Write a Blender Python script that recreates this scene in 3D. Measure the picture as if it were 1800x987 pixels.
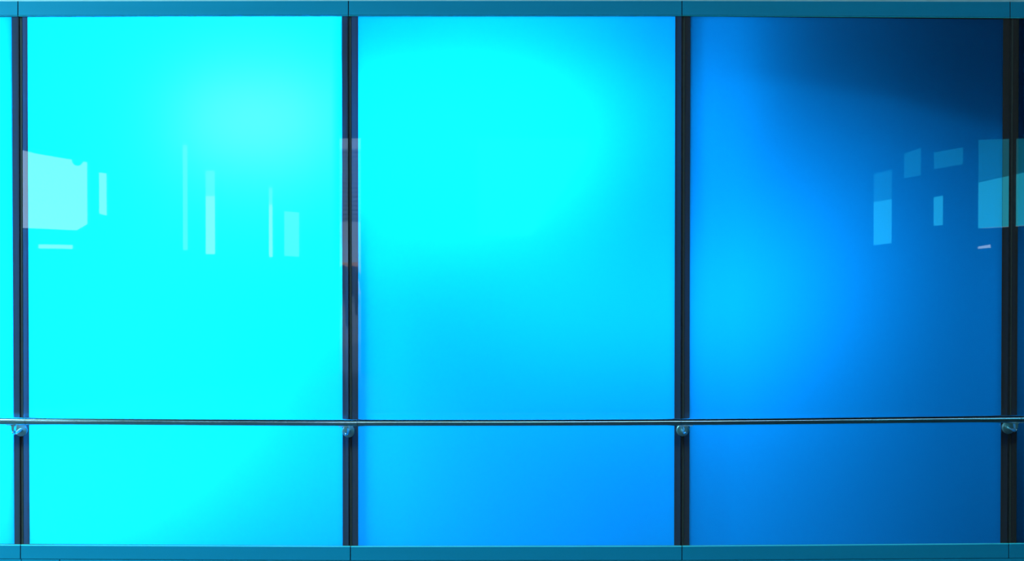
import bpy, bmesh, math
from mathutils import Vector, Matrix
S = bpy.context.scene
COL = S.collection
for o in list(bpy.data.objects):
    bpy.data.objects.remove(o)

# ------------------------------------------------------------------ camera
F, D, EYE, TILT = 1960.0, 4.7, 1.55, math.radians(0.6)
cd = bpy.data.cameras.new('camera'); cam = bpy.data.objects.new('camera', cd); COL.objects.link(cam)
cd.sensor_width = 36.0; cd.lens = F / 1800 * 36.0; cd.clip_start = 0.05; cd.clip_end = 500
cam.location = (0, -D, EYE); cam.rotation_euler = (math.pi / 2 - TILT, 0, 0)
S.camera = cam

# ------------------------------------------------------------------ world and exposure
S.view_settings.view_transform = 'Standard'
S.view_settings.look = 'None'
S.view_settings.gamma = 1.0
S.view_settings.exposure = 0.0
S.view_settings.use_curve_mapping = False
W = bpy.data.worlds.new('sky'); S.world = W; W.use_nodes = True
wn = W.node_tree.nodes; wl = W.node_tree.links; wn.clear()
wo = wn.new('ShaderNodeOutputWorld'); bg = wn.new('ShaderNodeBackground'); tc = wn.new('ShaderNodeTexCoord')
sx = wn.new('ShaderNodeSeparateXYZ'); cr = wn.new('ShaderNodeValToRGB')
cr.color_ramp.elements[0].position = 0.0; cr.color_ramp.elements[0].color = (0.72, 0.94, 1.0, 1)
cr.color_ramp.elements[1].position = 0.8; cr.color_ramp.elements[1].color = (0.22, 0.52, 1.0, 1)
wl.new(tc.outputs['Generated'], sx.inputs[0]); wl.new(sx.outputs['Z'], cr.inputs[0])
wl.new(cr.outputs[0], bg.inputs[0]); bg.inputs[1].default_value = 4.0; wl.new(bg.outputs[0], wo.inputs[0])


sd = bpy.data.lights.new('sun', 'SUN'); sd.energy = 5.0; sd.angle = 0.01; sd.color = (1.0, 0.95, 0.88)
sun = bpy.data.objects.new('sun', sd); COL.objects.link(sun); sun.rotation_euler = (math.radians(-48), 0, math.radians(25))


def ray(px, py, Y):
    """point of the photograph's pixel (px, py) on the plane at depth Y"""
    a = (px - 900) / F; b = -(py - 493.5) / F
    dy = math.cos(TILT) + b * math.sin(TILT); dz = -math.sin(TILT) + b * math.cos(TILT)
    t = (Y + D) / dy
    return Vector((a * t, Y, EYE + dz * t))


def lamp(name, px, py, h, watt, sxx, syy):
    """area lamp standing in the light box at depth h behind the glass, facing it"""
    l = bpy.data.lights.new(name, 'AREA'); l.shape = 'RECTANGLE'; l.size = sxx; l.size_y = syy; l.energy = watt * 1.11
    o = bpy.data.objects.new(name, l); COL.objects.link(o)
    p = ray(px, py, 0); o.location = (p.x, h, p.z); o.rotation_euler = (-math.pi / 2, 0, 0)
    return o


# back lighting of the panels, strong at the left and fading to the right
LAMPS = [
    (500, 450, 1.70, 9, 1.2, 0.4),
    (1125, 550, 0.50, 5.6, 1.2, 0.4),
    (125, 550, 0.80, 27, 0.4, 1.2),
    (750, 240, 0.50, 25, 1.2, 0.4),
    (1000, 950, 1.70, 25, 1.2, 0.4),
    (250, 550, 0.80, 34, 0.4, 1.2),
    (120, 120, 0.50, 9, 0.6, 0.4),
    (1390, 470, 0.60, 2.3, 0.6, 0.4),
    (1960, 560, 0.50, 1.1, 0.3, 0.8),
    (-200, 480, 0.80, 30, 0.4, 1.0),
    (1080, 190, 0.50, 3.0, 0.5, 0.3),
    (80, 900, 0.60, 5.0, 0.5, 0.3),
    (600, 850, 0.80, 3.0, 0.5, 0.3),
    (450, 212, 0.25, 120, 0.50, 0.20),
]
for i, a in enumerate(LAMPS):
    lamp('backlight', *a)

# ------------------------------------------------------------------ materials
def mat(name):
    m = bpy.data.materials.new(name); m.use_nodes = True
    m.node_tree.nodes.clear()
    return m, m.node_tree.nodes, m.node_tree.links


def pbr(name, col, rough=0.5, metal=0.0, ior=1.5, spec=0.5, noise=0.0, scale=8.0, stretch=(1, 1, 1), bump=0.0):
    m, n, l = mat(name)
    o = n.new('ShaderNodeOutputMaterial'); p = n.new('ShaderNodeBsdfPrincipled')
    p.inputs['Base Color'].default_value = (*col, 1); p.inputs['Roughness'].default_value = rough
    p.inputs['Metallic'].default_value = metal; p.inputs['IOR'].default_value = ior; p.inputs['Specular IOR Level'].default_value = spec
    l.new(p.outputs[0], o.inputs[0])
    if noise or bump:
        t = n.new('ShaderNodeTexCoord'); mp = n.new('ShaderNodeMapping'); mp.inputs['Scale'].default_value = stretch
        nz = n.new('ShaderNodeTexNoise'); nz.inputs['Scale'].default_value = scale; nz.inputs['Detail'].default_value = 3
        l.new(t.outputs['Object'], mp.inputs[0]); l.new(mp.outputs[0], nz.inputs['Vector'])
        if noise:
            r = n.new('ShaderNodeValToRGB')
            r.color_ramp.elements[0].color = (*[c * (1 - noise) for c in col], 1)
            r.color_ramp.elements[1].color = (*[min(1, c * (1 + noise)) for c in col], 1)
            l.new(nz.outputs[0], r.inputs[0]); l.new(r.outputs[0], p.inputs['Base Color'])
        if bump:
            b = n.new('ShaderNodeBump'); b.inputs['Strength'].default_value = bump; b.inputs['Distance'].default_value = 0.002
            l.new(nz.outputs[0], b.inputs['Height']); l.new(b.outputs[0], p.inputs['Normal'])
    return m


def frosted(name, trans, diff, rough, ior):
    """glossy outer glass face over a light-scattering film: light from behind glows through"""
    m, n, l = mat(name)
    o = n.new('ShaderNodeOutputMaterial'); tr = n.new('ShaderNodeBsdfTranslucent'); df = n.new('ShaderNodeBsdfDiffuse')
    ad = n.new('ShaderNodeAddShader'); gl = n.new('ShaderNodeBsdfGlossy'); fr = n.new('ShaderNodeFresnel'); mx = n.new('ShaderNodeMixShader')
    tr.inputs[0].default_value = (*trans, 1); df.inputs[0].default_value = (*diff, 1)
    gl.inputs['Color'].default_value = (1, 1, 1, 1); gl.inputs['Roughness'].default_value = rough; fr.inputs['IOR'].default_value = ior
    l.new(tr.outputs[0], ad.inputs[0]); l.new(df.outputs[0], ad.inputs[1])
    l.new(fr.outputs[0], mx.inputs[0]); l.new(ad.outputs[0], mx.inputs[1]); l.new(gl.outputs[0], mx.inputs[2])
    l.new(mx.outputs[0], o.inputs[0])
    return m


def clear(name, col):
    m, n, l = mat(name)
    o = n.new('ShaderNodeOutputMaterial'); t = n.new('ShaderNodeBsdfTransparent'); t.inputs[0].default_value = (*col, 1)
    l.new(t.outputs[0], o.inputs[0])
    return m


M = {}
M['pane'] = frosted('blue_frosted_glass', (0.0008, 0.27, 0.95), (0.0, 0.002, 0.004), 0.012, 1.7)
M['band'] = frosted('dark_glass_band', (0.0001, 0.014, 0.056), (0.060, 0.042, 0.036), 0.01, 1.7)
M['clear'] = clear('clear_glass_back', (0.96, 0.98, 0.98))
M['seal'] = pbr('black_silicone', (0.055, 0.052, 0.048), 0.75, noise=0.15, scale=40)
M['gasket'] = pbr('dark_rubber', (0.012, 0.014, 0.018), 0.8, noise=0.2, scale=60)
M['rail'] = pbr('teal_coated_metal', (0.012, 0.34, 0.58), 0.5, 0.0, spec=0.08, noise=0.08, scale=3, stretch=(0.6, 1, 4))
M['lip'] = pbr('lip_highlight_teal', (0.06, 0.80, 0.95), 0.35, noise=0.05, scale=4)  # edge highlight put into the lip colour
M['plinth'] = pbr('teal_coated_plinth', (0.012, 0.36, 0.60), 0.5, 0.0, spec=0.08, noise=0.12, scale=5)
M['steel'] = pbr('brushed_steel', (0.62, 0.90, 0.95), 0.14, 1.0, noise=0.06, scale=60, stretch=(0.05, 1, 1))
M['chrome'] = pbr('polished_steel', (0.62, 0.86, 0.90), 0.30, 1.0, noise=0.05, scale=30)
M['satin'] = pbr('satin_steel', (0.50, 0.80, 0.84), 0.32, 0.88, noise=0.06, scale=30)
M['screw'] = pbr('bright_screw', (0.75, 0.88, 0.9), 0.2, 1.0, noise=0.05, scale=50)
M['fin'] = frosted('white_glass_fin', (0.35, 0.36, 0.36), (0.42, 0.42, 0.42), 0.3, 1.45)
M['boxwall'] = pbr('light_box_grey', (0.10, 0.10, 0.10), 0.9, noise=0.1, scale=3)
M['header'] = pbr('pale_header_paint', (0.55, 0.75, 0.8), 0.5, noise=0.1, scale=1.2)
M['hallwall'] = pbr('dark_hall_cladding', (0.014, 0.016, 0.018), 0.7, noise=0.2, scale=2)
M['ceil'] = pbr('dark_ceiling_paint', (0.02, 0.022, 0.025), 0.8, noise=0.15, scale=2)
M['floor'] = pbr('dark_paving', (0.025, 0.03, 0.035), 0.7, noise=0.2, scale=3)
M['ground'] = pbr('pale_paving', (0.16, 0.17, 0.18), 0.9, noise=0.2, scale=0.4)
M['facade'] = pbr('grey_render', (0.50, 0.58, 0.66), 0.8, noise=0.1, scale=0.5)
M['slat'] = pbr('weathered_slat', (0.22, 0.28, 0.34), 0.8, noise=0.2, scale=2)
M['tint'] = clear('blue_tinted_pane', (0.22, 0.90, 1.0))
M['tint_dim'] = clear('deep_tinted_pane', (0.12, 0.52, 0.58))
M['grey_dim'] = clear('smoked_pane', (0.60, 0.72, 0.74))
M['smoke'] = clear('dark_smoked_pane', (0.10, 0.40, 0.45))
M['housing'] = pbr('fill_lamp_housing', (0.7, 0.7, 0.7), 0.4, noise=0.05, scale=10)
M['cloth'] = pbr('navy_clothing', (0.012, 0.016, 0.03), 0.9, noise=0.2, scale=12)
M['van'] = pbr('amber_paint', (0.75, 0.33, 0.06), 0.4, noise=0.1, scale=2)
M['vanglass'] = pbr('van_glass', (0.02, 0.025, 0.03), 0.1, noise=0.1, scale=2)
M['tyre'] = pbr('tyre_rubber', (0.015, 0.015, 0.015), 0.9, noise=0.1, scale=20)


# ------------------------------------------------------------------ helpers
def link(name, me, parent=None, mats=()):
    o = bpy.data.objects.new(name, me); COL.objects.link(o)
    for m in mats:
        me.materials.append(M[m])
    if parent:
        o.parent = parent
    return o


def done(name, bm, mats, parent=None, smooth=False, bevel=0.0, seg=2):
    bmesh.ops.recalc_face_normals(bm, faces=bm.faces)
    if bevel:
        bmesh.ops.bevel(bm, geom=[e for e in bm.edges if e.is_manifold and e.calc_face_angle(0) > 0.6], offset=bevel, segments=seg, profile=0.6, affect='EDGES')
    if parent is not None:
        bmesh.ops.translate(bm, verts=bm.verts, vec=-parent.location)
    me = bpy.data.meshes.new(name); bm.to_mesh(me); bm.free()
    if smooth:
        for p in me.polygons:
            p.use_smooth = True
    return link(name, me, parent, mats)


def empty(name, loc):
    o = bpy.data.objects.new(name, None); COL.objects.link(o); o.location = loc; o.empty_display_size = 0.1
    return o


def tag(o, label=None, cat=None, group=None, kind=None):
    if label: o['label'] = label
    if cat: o['category'] = cat
    if group: o['group'] = group
    if kind: o['kind'] = kind
    return o


def prism(bm, front, vec):
    """prism from a polygon (list of points) pushed along vec"""
    a = [bm.verts.new(p) for p in front]; b = [bm.verts.new(Vector(p) + vec) for p in front]
    n = len(a); fs = [bm.faces.new(a), bm.faces.new(b[::-1])]
    for i in range(n):
        fs.append(bm.faces.new((a[i], b[i], b[(i + 1) % n], a[(i + 1) % n])))
    return fs


def quad_bar(name, c, y0, y1, mats, parent=None, bevel=0.0, front_only=False):
    """slab whose front outline is the four pixels c (tl, tr, br, bl) at depth y0, pushed back to y1"""
    bm = bmesh.new(); fs = prism(bm, [ray(x, y, y0) for x, y in c], Vector((0, y1 - y0, 0)))
    if front_only:
        fs[1].material_index = 1
        for f in fs[2:]:
            f.material_index = 2
    return done(name, bm, mats, parent, bevel=bevel)


def box(bm, x0, x1, y0, y1, z0, z1):
    prism(bm, [(x0, y0, z0), (x1, y0, z0), (x1, y0, z1), (x0, y0, z1)], Vector((0, y1 - y0, 0)))


def tube(bm, pts, r, seg=24, cap=True):
    """round bar through pts"""
    rings = []
    pts = [Vector(p) for p in pts]
    for i, p in enumerate(pts):
        d = (pts[min(i + 1, len(pts) - 1)] - pts[max(i - 1, 0)]).normalized()
        u = d.cross(Vector((0, 0, 1)) if abs(d.z) < 0.9 else Vector((1, 0, 0))).normalized(); v = d.cross(u)
        rr = r[i] if isinstance(r, (list, tuple)) else r
        rings.append([bm.verts.new(p + rr * (math.cos(2 * math.pi * k / seg) * u + math.sin(2 * math.pi * k / seg) * v)) for k in range(seg)])
    for a, b in zip(rings, rings[1:]):
        for k in range(seg):
            bm.faces.new((a[k], a[(k + 1) % seg], b[(k + 1) % seg], b[k]))
    if cap:
        for f in (bm.faces.new(rings[0][::-1]), bm.faces.new(rings[-1])):
            for e in f.edges:
                e.smooth = False


# ------------------------------------------------------------------ the glazed wall
# joints between panels: (x at top, x at bottom, left edge top/bottom, right edge top/bottom) in photo pixels
JO = [
    (-556, -550, -570, -564, -542, -536),
    (33.5, 36.0, 20.5, 25.5, 48.0, 52.0),
    (614.5, 616.0, 601.0, 602.5, 629.5, 629.5),
    (1201.0, 1199.0, 1187.0, 1185.0, 1213.5, 1211.5),
    (1778.0, 1773.5, 1763.5, 1758.5, 1791.0, 1786.5),
    (2365, 2358, 2351, 2345, 2379, 2372),
]
GT = [30, 30, 29, 29, 34, 38]              # top edge of the glass at each joint
GB = [954, 957, 960, 959.5, 955.5, 951]    # bottom edge of the glass
RT0 = [2, 2.2, 1.5, 1.6, 3.0, 5]; RT1 = [27, 27, 26.3, 26.2, 30, 34]      # head rail
RB0 = [957, 960, 962.5, 962, 957.5, 953]; RB1 = [980, 983.3, 986, 985.6, 981.8, 978]   # bottom rail
YR = -0.010

PL = ['strip of bright cyan frosted glass at the left edge of the picture',
      'brightest cyan frosted glass panel, with the whitish glow and pale window reflections',
      'middle frosted glass panel fading from cyan at the top to sky blue below',
      'darkest frosted glass panel, deep blue towards its upper right corner',
      'thin sliver of dark blue glass at the right edge of the picture']
TL = ['teal head rail section above the cyan sliver at the left edge',
      'teal head rail section above the brightest cyan panel',
      'teal head rail section above the middle panel',
      'dull dark teal head rail section above the darkest blue panel',
      'short dark end of the head rail in the top right corner']
BL = ['teal bottom rail section below the cyan sliver at the left edge',
      'light teal bottom rail section under the brightest cyan panel',
      'teal bottom rail section under the middle panel',
      'dull teal bottom rail section under the darkest blue panel',
      'short end of the bottom rail in the lower right corner']
for i in range(5):
    a, b = JO[i], JO[i + 1]
    # glass panel: frosted face, gasket lines at head and foot
    c = [(a[4], GT[i]), (b[2], GT[i + 1]), (b[3], GB[i + 1]), (a[5], GB[i])]
    root = empty('glass_panel', ray((a[1] + b[1]) / 2, (GB[i] + GB[i + 1]) / 2, 0))
    tag(root, PL[i], 'glass panel', 'frosted blue glass panels')
    quad_bar('pane', c, 0.0, 0.010, ['pane', 'clear', 'gasket'], root, front_only=True)
    g0 = [(a[4], GT[i] - 1.9), (b[2], GT[i + 1] - 1.9), (b[2], GT[i + 1]), (a[4], GT[i])]
    quad_bar('gasket', g0, -0.001, 0.012, ['gasket'], root)
    g1 = [(a[5], GB[i]), (b[3], GB[i + 1]), (b[3], GB[i + 1] + 1.6), (a[5], GB[i] + 1.6)]
    quad_bar('gasket', g1, -0.001, 0.012, ['gasket'], root)
    # head rail and bottom rail sections, each a face plate with a lip coloured bright like a lit edge
    for nm, y0, y1, js, lab, cat, top in (('head_rail', RT0, RT1, 0, TL, 'rail section', True), ('bottom_rail', RB0, RB1, 1, BL, 'rail section', False)):
        x0, x1 = a[js] + 0.8, b[js] - 0.8
        if nm == 'head_rail':
            x0 -= 2.0 if i else 0; x1 -= 2.0 if i < 4 else 0
        p = ray((x0 + x1) / 2, (y1[i] + y1[i + 1]) / 2, YR)
        r = empty(nm, p); tag(r, lab[i], cat, nm.replace('_', ' ') + ' sections')
        quad_bar('face_plate', [(x0, y0[i]), (x1, y0[i + 1]), (x1, y1[i + 1]), (x0, y1[i])], YR, -0.002, ['rail'], r, bevel=0.0012)
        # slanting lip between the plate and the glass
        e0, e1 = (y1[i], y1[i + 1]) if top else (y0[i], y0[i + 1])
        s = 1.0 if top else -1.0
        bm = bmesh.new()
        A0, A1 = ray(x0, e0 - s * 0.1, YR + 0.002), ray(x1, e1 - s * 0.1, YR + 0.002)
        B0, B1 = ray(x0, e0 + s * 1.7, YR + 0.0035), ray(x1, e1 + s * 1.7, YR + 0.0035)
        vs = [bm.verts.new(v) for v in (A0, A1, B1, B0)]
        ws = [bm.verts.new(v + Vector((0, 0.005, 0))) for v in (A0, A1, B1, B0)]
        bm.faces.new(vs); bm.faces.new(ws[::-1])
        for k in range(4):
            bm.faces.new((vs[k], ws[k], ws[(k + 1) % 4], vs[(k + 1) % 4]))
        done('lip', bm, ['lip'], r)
        if i < 4:      # dark joint between this section and the next
            quad_bar('joint_strip', [(x1 + 0.05, y0[i + 1]), (x1 + 1.55, y0[i + 1]), (x1 + 1.55, y1[i + 1]), (x1 + 0.05, y1[i + 1])], YR + 0.003, -0.002, ['gasket'], r)

# mullions: two dark glass edge bands, a matt joint between them and a fin behind
ML = ['navy mullion beside the cyan sliver at the left edge',
      'navy mullion between the brightest panel and the middle panel',
      'charcoal mullion between the middle panel and the darkest panel',
      'dark brown mullion at the right end of the wall']
for k in range(1, 5):
    j = JO[k]
    yt, yb = GT[k] - 3.2, GB[k] + 2.6
    wj = 3.2
    cx = lambda t: (j[0] + 2.5 * (k in (1,)) + (0.0) + (j[1] - j[0]) * t)
    root = empty('mullion', ray(j[1], yb, 0)); tag(root, ML[k - 1], 'mullion', 'dark mullions between the glass panels')
    quad_bar('edge_band', [(j[2], yt), (cx(0) - wj, yt), (cx(1) - wj, yb), (j[3], yb)], -0.0012, 0.010, ['band', 'clear', 'gasket'], root, front_only=True)
    quad_bar('edge_band', [(cx(0) + wj, yt), (j[4], yt), (j[5], yb), (cx(1) + wj, yb)], -0.0012, 0.010, ['band', 'clear', 'gasket'], root, front_only=True)
    quad_bar('joint_seal', [(cx(0) - wj, yt), (cx(0) + wj, yt), (cx(1) + wj, yb), (cx(1) - wj, yb)], 0.0035, 0.012, ['seal'], root)
    # fine bead of sealant catching the light along the joint
    bm = bmesh.new(); tube(bm, [ray(cx(0) + wj - 1.0, yt + 2, 0.002), ray(cx(1) + wj - 1.0, yb - 2, 0.002)], 0.0016, 8)
    done('sealant_bead', bm, ['seal'], root, smooth=True)
    quad_bar('fin', [(cx(0) - 3, yt), (cx(0) + 3, yt), (cx(1) + 3, yb), (cx(1) - 3, yb)], 0.0125, 0.058, ['fin'], root)

# plinth below the bottom rail
px = [-556, 37.5, 105.0, 2358]
PLAB = ['teal plinth strip under the cyan sliver at the lower left corner',
        'short teal plinth block below the left mullion',
        'long teal plinth strip under the bottom rail']
JB = [j[1] for j in JO]
def ytop(x):
    k = min(max(sum(1 for q in JB if q <= x) - 1, 0), 4)
    return RB1[k] + (RB1[k + 1] - RB1[k]) * (x - JB[k]) / (JB[k + 1] - JB[k]) + 1.0
for i in range(3):
    x0, x1 = px[i] + 0.7, px[i + 1] - 0.7
    xs = [x0] + [q for q in JB if x0 < q < x1] + [x1]
    tops = [ray(x, ytop(x), YR) for x in xs]
    bm = bmesh.new()
    prism(bm, tops + [Vector((tops[-1].x, YR, 0)), Vector((tops[0].x, YR, 0))], Vector((0, 0.008, 0)))
    o = done('plinth_block', bm, ['plinth'], bevel=0.0008); tag(o, PLAB[i], 'plinth', 'plinth below the glazing')

# ------------------------------------------------------------------ handrail
YH = -0.075
HX = [-556, 33.5, 615, 1200, 1776, 2360]
HY = [739.5, 740.8, 743.6, 742.3, 736.8, 733.0]
import bisect
def hy(x):
    i = min(max(bisect.bisect(HX, x) - 1, 0), 4); t = (x - HX[i]) / (HX[i + 1] - HX[i])
    p0, p1, p2, p3 = HY[max(i - 1, 0)], HY[i], HY[i + 1], HY[min(i + 2, 5)]
    return 0.5 * ((2 * p1) + (p2 - p0) * t + (2 * p0 - 5 * p1 + 4 * p2 - p3) * t * t + (3 * p1 - p0 - 3 * p2 + p3) * t ** 3)
hr = empty('handrail', ray(900, hy(900), YH))
tag(hr, 'slim brushed steel handrail on brackets across all the glass panels', 'handrail')
SJ = [-556, 47.0, 629.0, 1196.0, 1792.0, 2360]
RAD = 0.0160
for i in range(5):
    bm = bmesh.new(); x0, x1 = SJ[i] + 0.35, SJ[i + 1] - 0.35
    n = 24
    tube(bm, [ray(x0 + (x1 - x0) * k / n, hy(x0 + (x1 - x0) * k / n), YH) for k in range(n + 1)], RAD, 48)
    done('tube_section', bm, ['steel'], hr, smooth=True)
for x in SJ[1:5]:
    bm = bmesh.new(); tube(bm, [ray(x - 2, hy(x - 2), YH), ray(x + 2, hy(x + 2), YH)], RAD * 0.955, 32)
    done('joint_sleeve', bm, ['gasket'], hr, smooth=True)

def lathe_y(bm, c, prof, seg=40):
    """solid of revolution about the depth axis: prof = [(radius, y)] from the front to the back"""
    rings = []
    for r, y in prof:
        rings.append([bm.verts.new((c.x + r * math.cos(2 * math.pi * k / seg), c.y + y, c.z + r * math.sin(2 * math.pi * k / seg))) for k in range(seg)])
    for a, b in zip(rings, rings[1:]):
        for k in range(seg):
            bm.faces.new((a[k], a[(k + 1) % seg], b[(k + 1) % seg], b[k]))
    bm.faces.new(rings[0]); bm.faces.new(rings[-1][::-1])

BR = [(37.5, 756.4), (613.0, 758.4), (1200.0, 756.3), (1772.0, 752.0)]
for bx, by in BR:
    c = ray(bx, by, -0.0012)
    e = Vector((c.x, -0.072, c.z - 0.004))
    xz = (e.x / (D - 0.072)) * F + 900
    top = ray(xz, hy(xz), YH).z - RAD
    # arm: out of the rosette, round the elbow and up to the saddle
    bm = bmesh.new(); pts = [(c.x, -0.004, c.z), (c.x, -0.045, c.z - 0.003)]
    R0 = 0.016
    for k in range(7):
        a = math.pi / 2 * k / 6
        pts.append((c.x, e.y + R0 - R0 * math.sin(a), e.z + R0 - R0 * math.cos(a)))
    pts.append((c.x, e.y, top - 0.002))
    rr = [0.0085, 0.0075] + [0.0075] * 7 + [0.0068]
    tube(bm, pts, rr, 20)
    br = done('bracket', bm, ['chrome'], hr, smooth=True)
    hp = hr.location
    def sub(o):
        o.parent = br; return o
    bm = bmesh.new(); lathe_y(bm, c, [(0.008, -0.0075), (0.0235, -0.0062), (0.0262, -0.0045), (0.0275, -0.002), (0.0275, 0.0)])
    bmesh.ops.translate(bm, verts=bm.verts, vec=-hp); sub(done('rosette', bm, ['satin'], smooth=False))
    # T-shaped saddle with filleted flanges
    w, t, nk, fr = 0.0300, 0.0024, 0.0062, 0.0080
    prof = [(-w, 0), (-w, -t)]
    for k in range(7):
        a = math.pi / 2 * k / 6
        prof.append((-nk - fr + fr * math.sin(a), -t - fr + fr * math.cos(a)))
    prof += [(-nk * 0.95, -t - fr - 0.012), (-nk * 0.5, -t - fr - 0.0155), (nk * 0.5, -t - fr - 0.0155), (nk * 0.95, -t - fr - 0.012)]
    for k in range(7):
        a = math.pi / 2 * (1 - k / 6)
        prof.append((nk + fr - fr * math.sin(a), -t - fr + fr * math.cos(a)))
    prof += [(w, -t), (w, 0)]
    bm = bmesh.new()
    prism(bm, [Vector((c.x + x, e.y - 0.010, top + 0.0015 + z)) for x, z in prof], Vector((0, 0.020, 0)))
    bmesh.ops.translate(bm, verts=bm.verts, vec=-hp); sub(done('saddle', bm, ['satin'], bevel=0.0012, seg=2))
    bm = bmesh.new(); lathe_y(bm, Vector((e.x, e.y - 0.0075, e.z + 0.004)), [(0.0012, -0.0042), (0.0034, -0.0032), (0.0042, -0.0005), (0.0042, 0.003)], 16)
    bmesh.ops.translate(bm, verts=bm.verts, vec=-hp); sub(done('screw', bm, ['screw'], smooth=True))

# ------------------------------------------------------------------ light box behind the glass
xl, xr = ray(-556, 500, 0).x, ray(2360, 500, 0).x
zt, zb = ray(900, -6, 0).z, ray(900, 972, 0).z
def structure(name, fn, m, label=None, bevel=0):
    bm = bmesh.new(); fn(bm); o = done(name, bm, [m], bevel=bevel); tag(o, label, None, None, 'structure'); return o
structure('wall_back', lambda b: box(b, xl - .1, xr + .1, 2.2, 2.3, zb - .1, zt + .1), 'boxwall')
structure('wall_box_left', lambda b: box(b, xl - .12, xl - .02, 0.08, 2.2, zb - .1, zt + .1), 'boxwall')
structure('wall_box_right', lambda b: box(b, xr + .02, xr + .12, 0.08, 2.2, zb - .1, zt + .1), 'boxwall')
structure('ceiling_box', lambda b: box(b, xl - .1, xr + .1, 0.04, 2.2, zt, zt + .1), 'boxwall')
structure('floor_box', lambda b: box(b, xl - .1, xr + .1, 0.04, 2.2, zb - .1, zb), 'boxwall')

# unseen plates added to shape the backlight: sharp glow edge, dark upper right corner
def baffle(b):
    p0, p1 = ray(580, 60, 0.02), ray(580, 430, 0.02)
    box(b, p0.x, p0.x + 0.006, 0.03, 0.30, p1.z, p0.z)
structure('backlight_baffle', baffle, 'boxwall')
structure('backlight_blocker', lambda b: prism(b, [ray(x, y, 0.28) for x, y in ((1225, -4), (1900, -4), (1900, 440), (1750, 385), (1450, 305), (1225, 270))], Vector((0, 0.03, 0))), 'boxwall')

# ------------------------------------------------------------------ hall on the viewer's side
CEIL = 8.4
BAND = -40       # photo row (mirrored) of the sill of the sky slot added to give the handrail its highlight
HL, HR_ = -6.6, 6.2
zh = ray(900, 21, 0).z
structure('trim_1', lambda b: box(b, HL, HR_, -0.0012, 0.05, zh, CEIL), 'header')
structure('leak_backing', lambda b: box(b, xl, xr, -0.0012, 0.05, 0, ray(900, 967, 0).z), 'seal')  # added backing that stops box light leaking out below the glass
def side(b):
    box(b, HL, xl, -0.02, 0.1, 0, zh); box(b, xr, HR_, -0.02, 0.1, 0, zh)
structure('wall_front', side, 'hallwall')

def vp(px_, dv):
    return Vector(((px_ - 900) / F * dv, -(dv - D)))
PA, PB, PC, PD = vp(-150, 11.0), vp(560, 16.5), vp(1330, 16.5), vp(1900, 10.0)
def facade(name, p, q, cols, panes=(), top=-200):
    """hall wall on the ground line p-q: cols = (x0, x1, [(top left, top right, bottom left, bottom right) of each opening])"""
    d = (q - p); nrm = Vector((d.y, -d.x)).normalized()
    if nrm.y > 0: nrm = -nrm
    def at(px_, py_):
        k = (px_ - 900) / F                       # mirrored sight line: X = k * (D - Y)
        t = (k * (D - p.y) - p.x) / (d.x + k * d.y)
        g = p + d * t; dv = D - g.y
        b = -(py_ - 493.5) / F
        z = EYE + dv * (-math.sin(TILT) + b * math.cos(TILT)) / (math.cos(TILT) + b * math.sin(TILT))
        return g, z
    th = Vector((nrm.x * 0.04, nrm.y * 0.04, 0))
    bm = bmesh.new()
    def piece(x0, x1, tl, tr, bl, br_):
        g0, _ = at(x0, 473); g1, _ = at(x1, 473)
        z = lambda x, v, s: s if v is None else min(CEIL, max(0, at(x, v)[1]))
        pts = [(g0.x, g0.y, z(x0, bl, 0)), (g1.x, g1.y, z(x1, br_, 0)), (g1.x, g1.y, z(x1, tr, CEIL)), (g0.x, g0.y, z(x0, tl, CEIL))]
        prism(bm, [Vector(v) for v in pts], th)
    for x0, x1, ops in cols:
        piece(x0, x1, None, None, top, top)      # wall above the added sky slot
        cur = (BAND, BAND)
        for tl, tr, bl, br_ in ops:
            piece(x0, x1, cur[0], cur[1], tl, tr); cur = (bl, br_)
        if not ops or cur[0] is not None:
            piece(x0, x1, cur[0], cur[1], None, None)
    o = done(name, bm, ['hallwall']); tag(o, kind='structure')
    for pts, m in panes:
        bm = bmesh.new(); vs = []
        for x, y in pts:
            g, z = at(x, y); vs.append(Vector((g.x, g.y, z)) + th * 0.4)
        prism(bm, vs, th * 0.08); done('pane', bm, [m], o)
    return o

facade('wall_left', PA, PB, [
    (-150, 38, []),
    (38, 68, [(262, 270, 401, 402)]), (68, 132, [(270, 281, 402, 405), (430, 431, 437, 438)]), (132, 141, [(281, 283, 405, 405)]), (141, 158, [(283, 285, 404, 394)]),  # thin lower slot is added to imitate a glint
    (158, 175, []), (175, 192, [(303, 305, 376, 380)]), (192, 322, []), (322, 334, [(255, 255, 440, 440)]), (334, 362, []),
    (362, 382, [(300, 300, 447, 447)]), (382, 473, []), (473, 483, [(330, 330, 452, 452)]), (483, 500, []),
    (500, 530, [(371, 374, 450, 452)]), (530, 560, [])],
    [([(322, 255), (334, 255), (334, 440), (322, 440)], 'grey_dim'), ([(362, 300), (382, 300), (382, 345), (362, 345)], 'grey_dim'),
     ([(473, 330), (483, 330), (483, 360), (473, 360)], 'grey_dim'), ([(500, 370), (530, 370), (530, 453), (500, 453)], 'grey_dim')], top=-95)
facade('wall_centre', PB, PC, [
    (560, 597, []), (597, 634, [(243, 243, None, None)]), (634, 815, []),
    (815, 935, [(243, 243, 415, 415)]), (935, 1035, [(243, 243, 415, 270)]), (1035, 1330, [])],
    [([(815, 243), (1035, 243), (1035, 270), (935, 415), (815, 415)], 'smoke')], top=-290)
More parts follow.
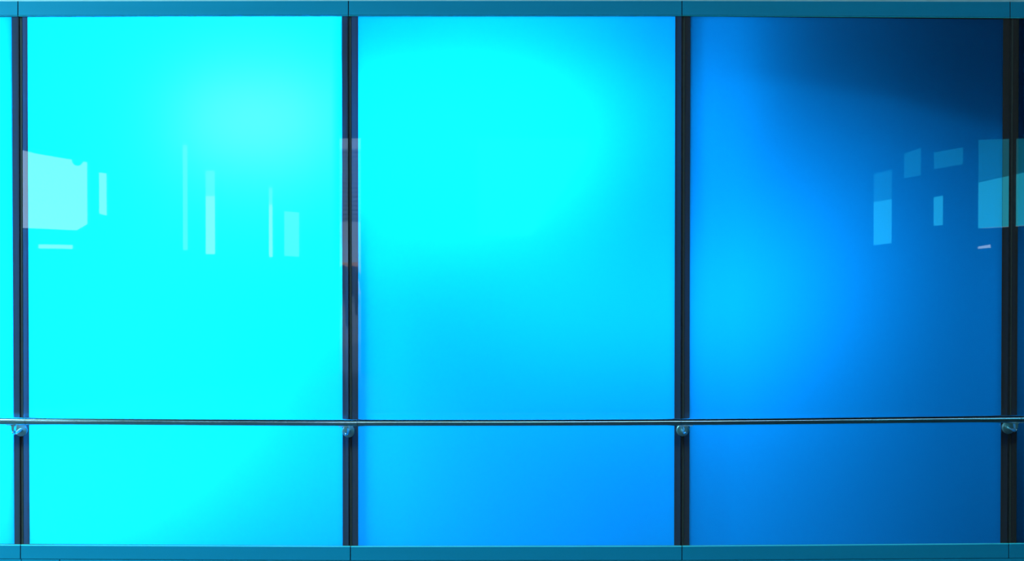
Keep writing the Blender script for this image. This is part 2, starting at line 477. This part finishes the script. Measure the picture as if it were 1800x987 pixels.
facade('wall_right', PC, PD, [
    (1330, 1530, []), (1530, 1567, [(306, 297, 432, 428)]), (1567, 1583, []), (1583, 1618, [(270, 258, 315, 308)]), (1618, 1635, []),
    (1635, 1657, [(268, 264, 299, 295), (347, 343, 398, 396)]), (1657, 1692, [(264, 258, 295, 289)]), (1692, 1713, []),
    (1713, 1741, [(246, 245, 402, 401), (434, 429, 438, 436)]), (1741, 1774, [(245, 244, 401, 399)]), (1774, 1779, []), (1779, 1812, [(244, 243, 399, 396)]), (1812, 1900, [])],  # thin lower slot added to make bright specks in the reflection
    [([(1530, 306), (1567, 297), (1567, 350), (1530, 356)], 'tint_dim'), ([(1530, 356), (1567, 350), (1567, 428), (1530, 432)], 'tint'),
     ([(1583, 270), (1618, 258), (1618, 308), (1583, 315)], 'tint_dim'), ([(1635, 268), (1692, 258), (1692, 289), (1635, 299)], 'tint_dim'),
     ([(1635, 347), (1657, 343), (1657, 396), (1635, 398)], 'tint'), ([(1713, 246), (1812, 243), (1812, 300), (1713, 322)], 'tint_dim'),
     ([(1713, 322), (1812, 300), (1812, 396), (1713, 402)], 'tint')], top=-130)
def ends(b):
    for p, x in ((PA, HL), (PD, HR_)):
        s = -1 if x < 0 else 1
        prism(b, [Vector((p.x, p.y, 0)), Vector((x, 0, 0)), Vector((x, 0, CEIL)), Vector((p.x, p.y, CEIL))], Vector((0.12 * s, 0, 0)))
structure('wall_ends', ends, 'hallwall')
structure('ceiling', lambda b: box(b, -7.2, 7.0, -12.3, 0.1, CEIL, CEIL + .15), 'ceil')
structure('floor', lambda b: box(b, -7.2, 7.0, -12.3, 0.0, -.15, 0), 'floor')
structure('ground', lambda b: box(b, -60, 60, -110, -12.3, -.15, -.001), 'ground')

# small round lamp hanging in front of the left opening
gd = 11.9; gx, gy = (137 - 900) / F * gd, -(gd - D); gz = EYE + (473 - 283) / F * gd
gl_ = empty('round_lamp', (gx, gy, gz)); tag(gl_, 'small dark round lamp seen against the bright opening', 'lamp')
bm = bmesh.new(); bmesh.ops.create_uvsphere(bm, u_segments=20, v_segments=12, radius=0.055); bmesh.ops.translate(bm, verts=bm.verts, vec=(gx, gy, gz)); done('globe', bm, ['gasket'], gl_, smooth=True)
bm = bmesh.new(); tube(bm, [(gx, gy, gz + 0.05), (gx, gy, CEIL)], 0.006, 8); done('stem', bm, ['gasket'], gl_)

# unseen fill lamp added to light the rails, strongest at the left
def rail_fill_lamp(x, y, sx_, sy_, watt, label):
    CEIL = 5.2
    r = empty('rail_fill_lamp', (x, y, CEIL)); tag(r, label, 'lamp', 'added fill lamps')
    bm = bmesh.new(); box(bm, x - sx_ / 2 - .04, x + sx_ / 2 + .04, y - sy_ / 2 - .04, y + sy_ / 2 + .04, CEIL - .06, CEIL)
    done('housing', bm, ['housing'], r, bevel=0.008)
    for s_ in (-0.4, 0.4):
        bm = bmesh.new(); tube(bm, [(x + s_, y, CEIL), (x + s_, y, 8.4)], 0.004, 6); done('fill_lamp_wire', bm, ['steel'], r)
    l = bpy.data.lights.new('rail_fill_light', 'AREA'); l.shape = 'RECTANGLE'; l.size = sx_; l.size_y = sy_; l.energy = watt; l.color = (0.35, 0.95, 1.0)
    o = bpy.data.objects.new('rail_fill_light', l); COL.objects.link(o); o.location = (x, y, CEIL - .065)
rail_fill_lamp(-5.4, -3.5, 1.0, 0.8, 800, 'unseen fill lamp added to brighten the rails from the left')

# ------------------------------------------------------------------ street behind the viewer (seen mirrored in the dark bands)
fac = empty('building', (-9, -56, 0)); tag(fac, 'grey building with slatted upper storey across the street', 'building')
bm = bmesh.new(); box(bm, -11.6, -2, -60, -56, 0, 11); done('wall', bm, ['facade'], fac)
bm = bmesh.new(); box(bm, -11.6, -2, -56, -55.2, 0, 1.9); done('base', bm, ['slat'], fac)
for k in range(16):
    z = 4.3 + k * 0.24
    bm = bmesh.new(); box(bm, -11.4, -2.2, -55.97, -55.8, z, z + 0.15); done('slat', bm, ['slat'], fac)

def person(px_, dv, label):
    x = (px_ - 900) / F * dv; y = -(dv - D)
    me = bpy.data.meshes.new('person')
    J = [((0, 0, .95), .15), ((0, 0, 1.18), .145), ((0, 0, 1.38), .155), ((0, 0, 1.47), .06), ((0, -.01, 1.56), .075), ((0, -.01, 1.66), .07),
         ((.10, 0, .88), .095), ((.11, -.01, .48), .065), ((.11, .02, .08), .045), ((.12, -.12, .035), .035),
         ((-.10, 0, .88), .095), ((-.11, .03, .48), .065), ((-.11, .08, .08), .045), ((-.12, -.06, .035), .035),
         ((.19, 0, 1.40), .06), ((.25, .02, 1.13), .045), ((.24, -.08, .90), .035), ((.24, -.12, .82), .03),
         ((-.19, 0, 1.40), .06), ((-.25, .02, 1.13), .045), ((-.24, -.08, .90), .035), ((-.24, -.12, .82), .03)]
    Ed = [(0, 1), (1, 2), (2, 3), (3, 4), (4, 5), (0, 6), (6, 7), (7, 8), (8, 9), (0, 10), (10, 11), (11, 12), (12, 13), (2, 14), (14, 15), (15, 16), (16, 17), (2, 18), (18, 19), (19, 20), (20, 21)]
    me.from_pydata([j[0] for j in J], Ed, [])
    o = link('person', me, None, ['cloth']); o.location = (x, y, 0)
    sk = o.modifiers.new('skin', 'SKIN'); sd = o.modifiers.new('smooth', 'SUBSURF'); sd.levels = 2; sd.render_levels = 2
    lay = me.skin_vertices[0].data if me.skin_vertices else None
    if lay is None:
        bm = bmesh.new(); bm.from_mesh(me); L = bm.verts.layers.skin.verify(); bm.to_mesh(me); bm.free(); lay = me.skin_vertices[0].data
    for v, j in zip(lay, J):
        v.radius = (j[1], j[1])
    lay[0].use_root = True
    tag(o, label, 'person')
    return o
person(620.5, 37.0, 'person in dark clothing standing, mirrored in the navy mullion')
person(603, 29.0, 'second person in dark clothing, partly mirrored left of the navy mullion joint')

# amber delivery van at the kerb
vx, vy = (604 - 900) / F * 52, -(52 - D)
vr = empty('van', (vx, vy, 0)); tag(vr, 'small amber van parked across the street', 'van')
bm = bmesh.new(); prism(bm, [Vector((vx - 2.0, vy - .8, .35)), Vector((vx + 2.0, vy - .8, .35)), Vector((vx + 2.0, vy - .8, 1.0)), Vector((vx + 1.3, vy - .8, 1.15)), Vector((vx + .8, vy - .8, 1.85)), Vector((vx - 2.0, vy - .8, 1.85))], Vector((0, 1.6, 0)))
done('body', bm, ['van'], vr, bevel=0.06)
bm = bmesh.new(); box(bm, vx - 0.3, vx + .8, vy + .78, vy + .815, 1.2, 1.65); done('side_window', bm, ['vanglass'], vr)
for s in (-1.25, 1.25):
    for yy in (-.8, .62):
        bm = bmesh.new(); tube(bm, [(vx + s, vy + yy, .33), (vx + s, vy + yy + .2, .33)], .33, 20); done('wheel', bm, ['tyre'], vr)
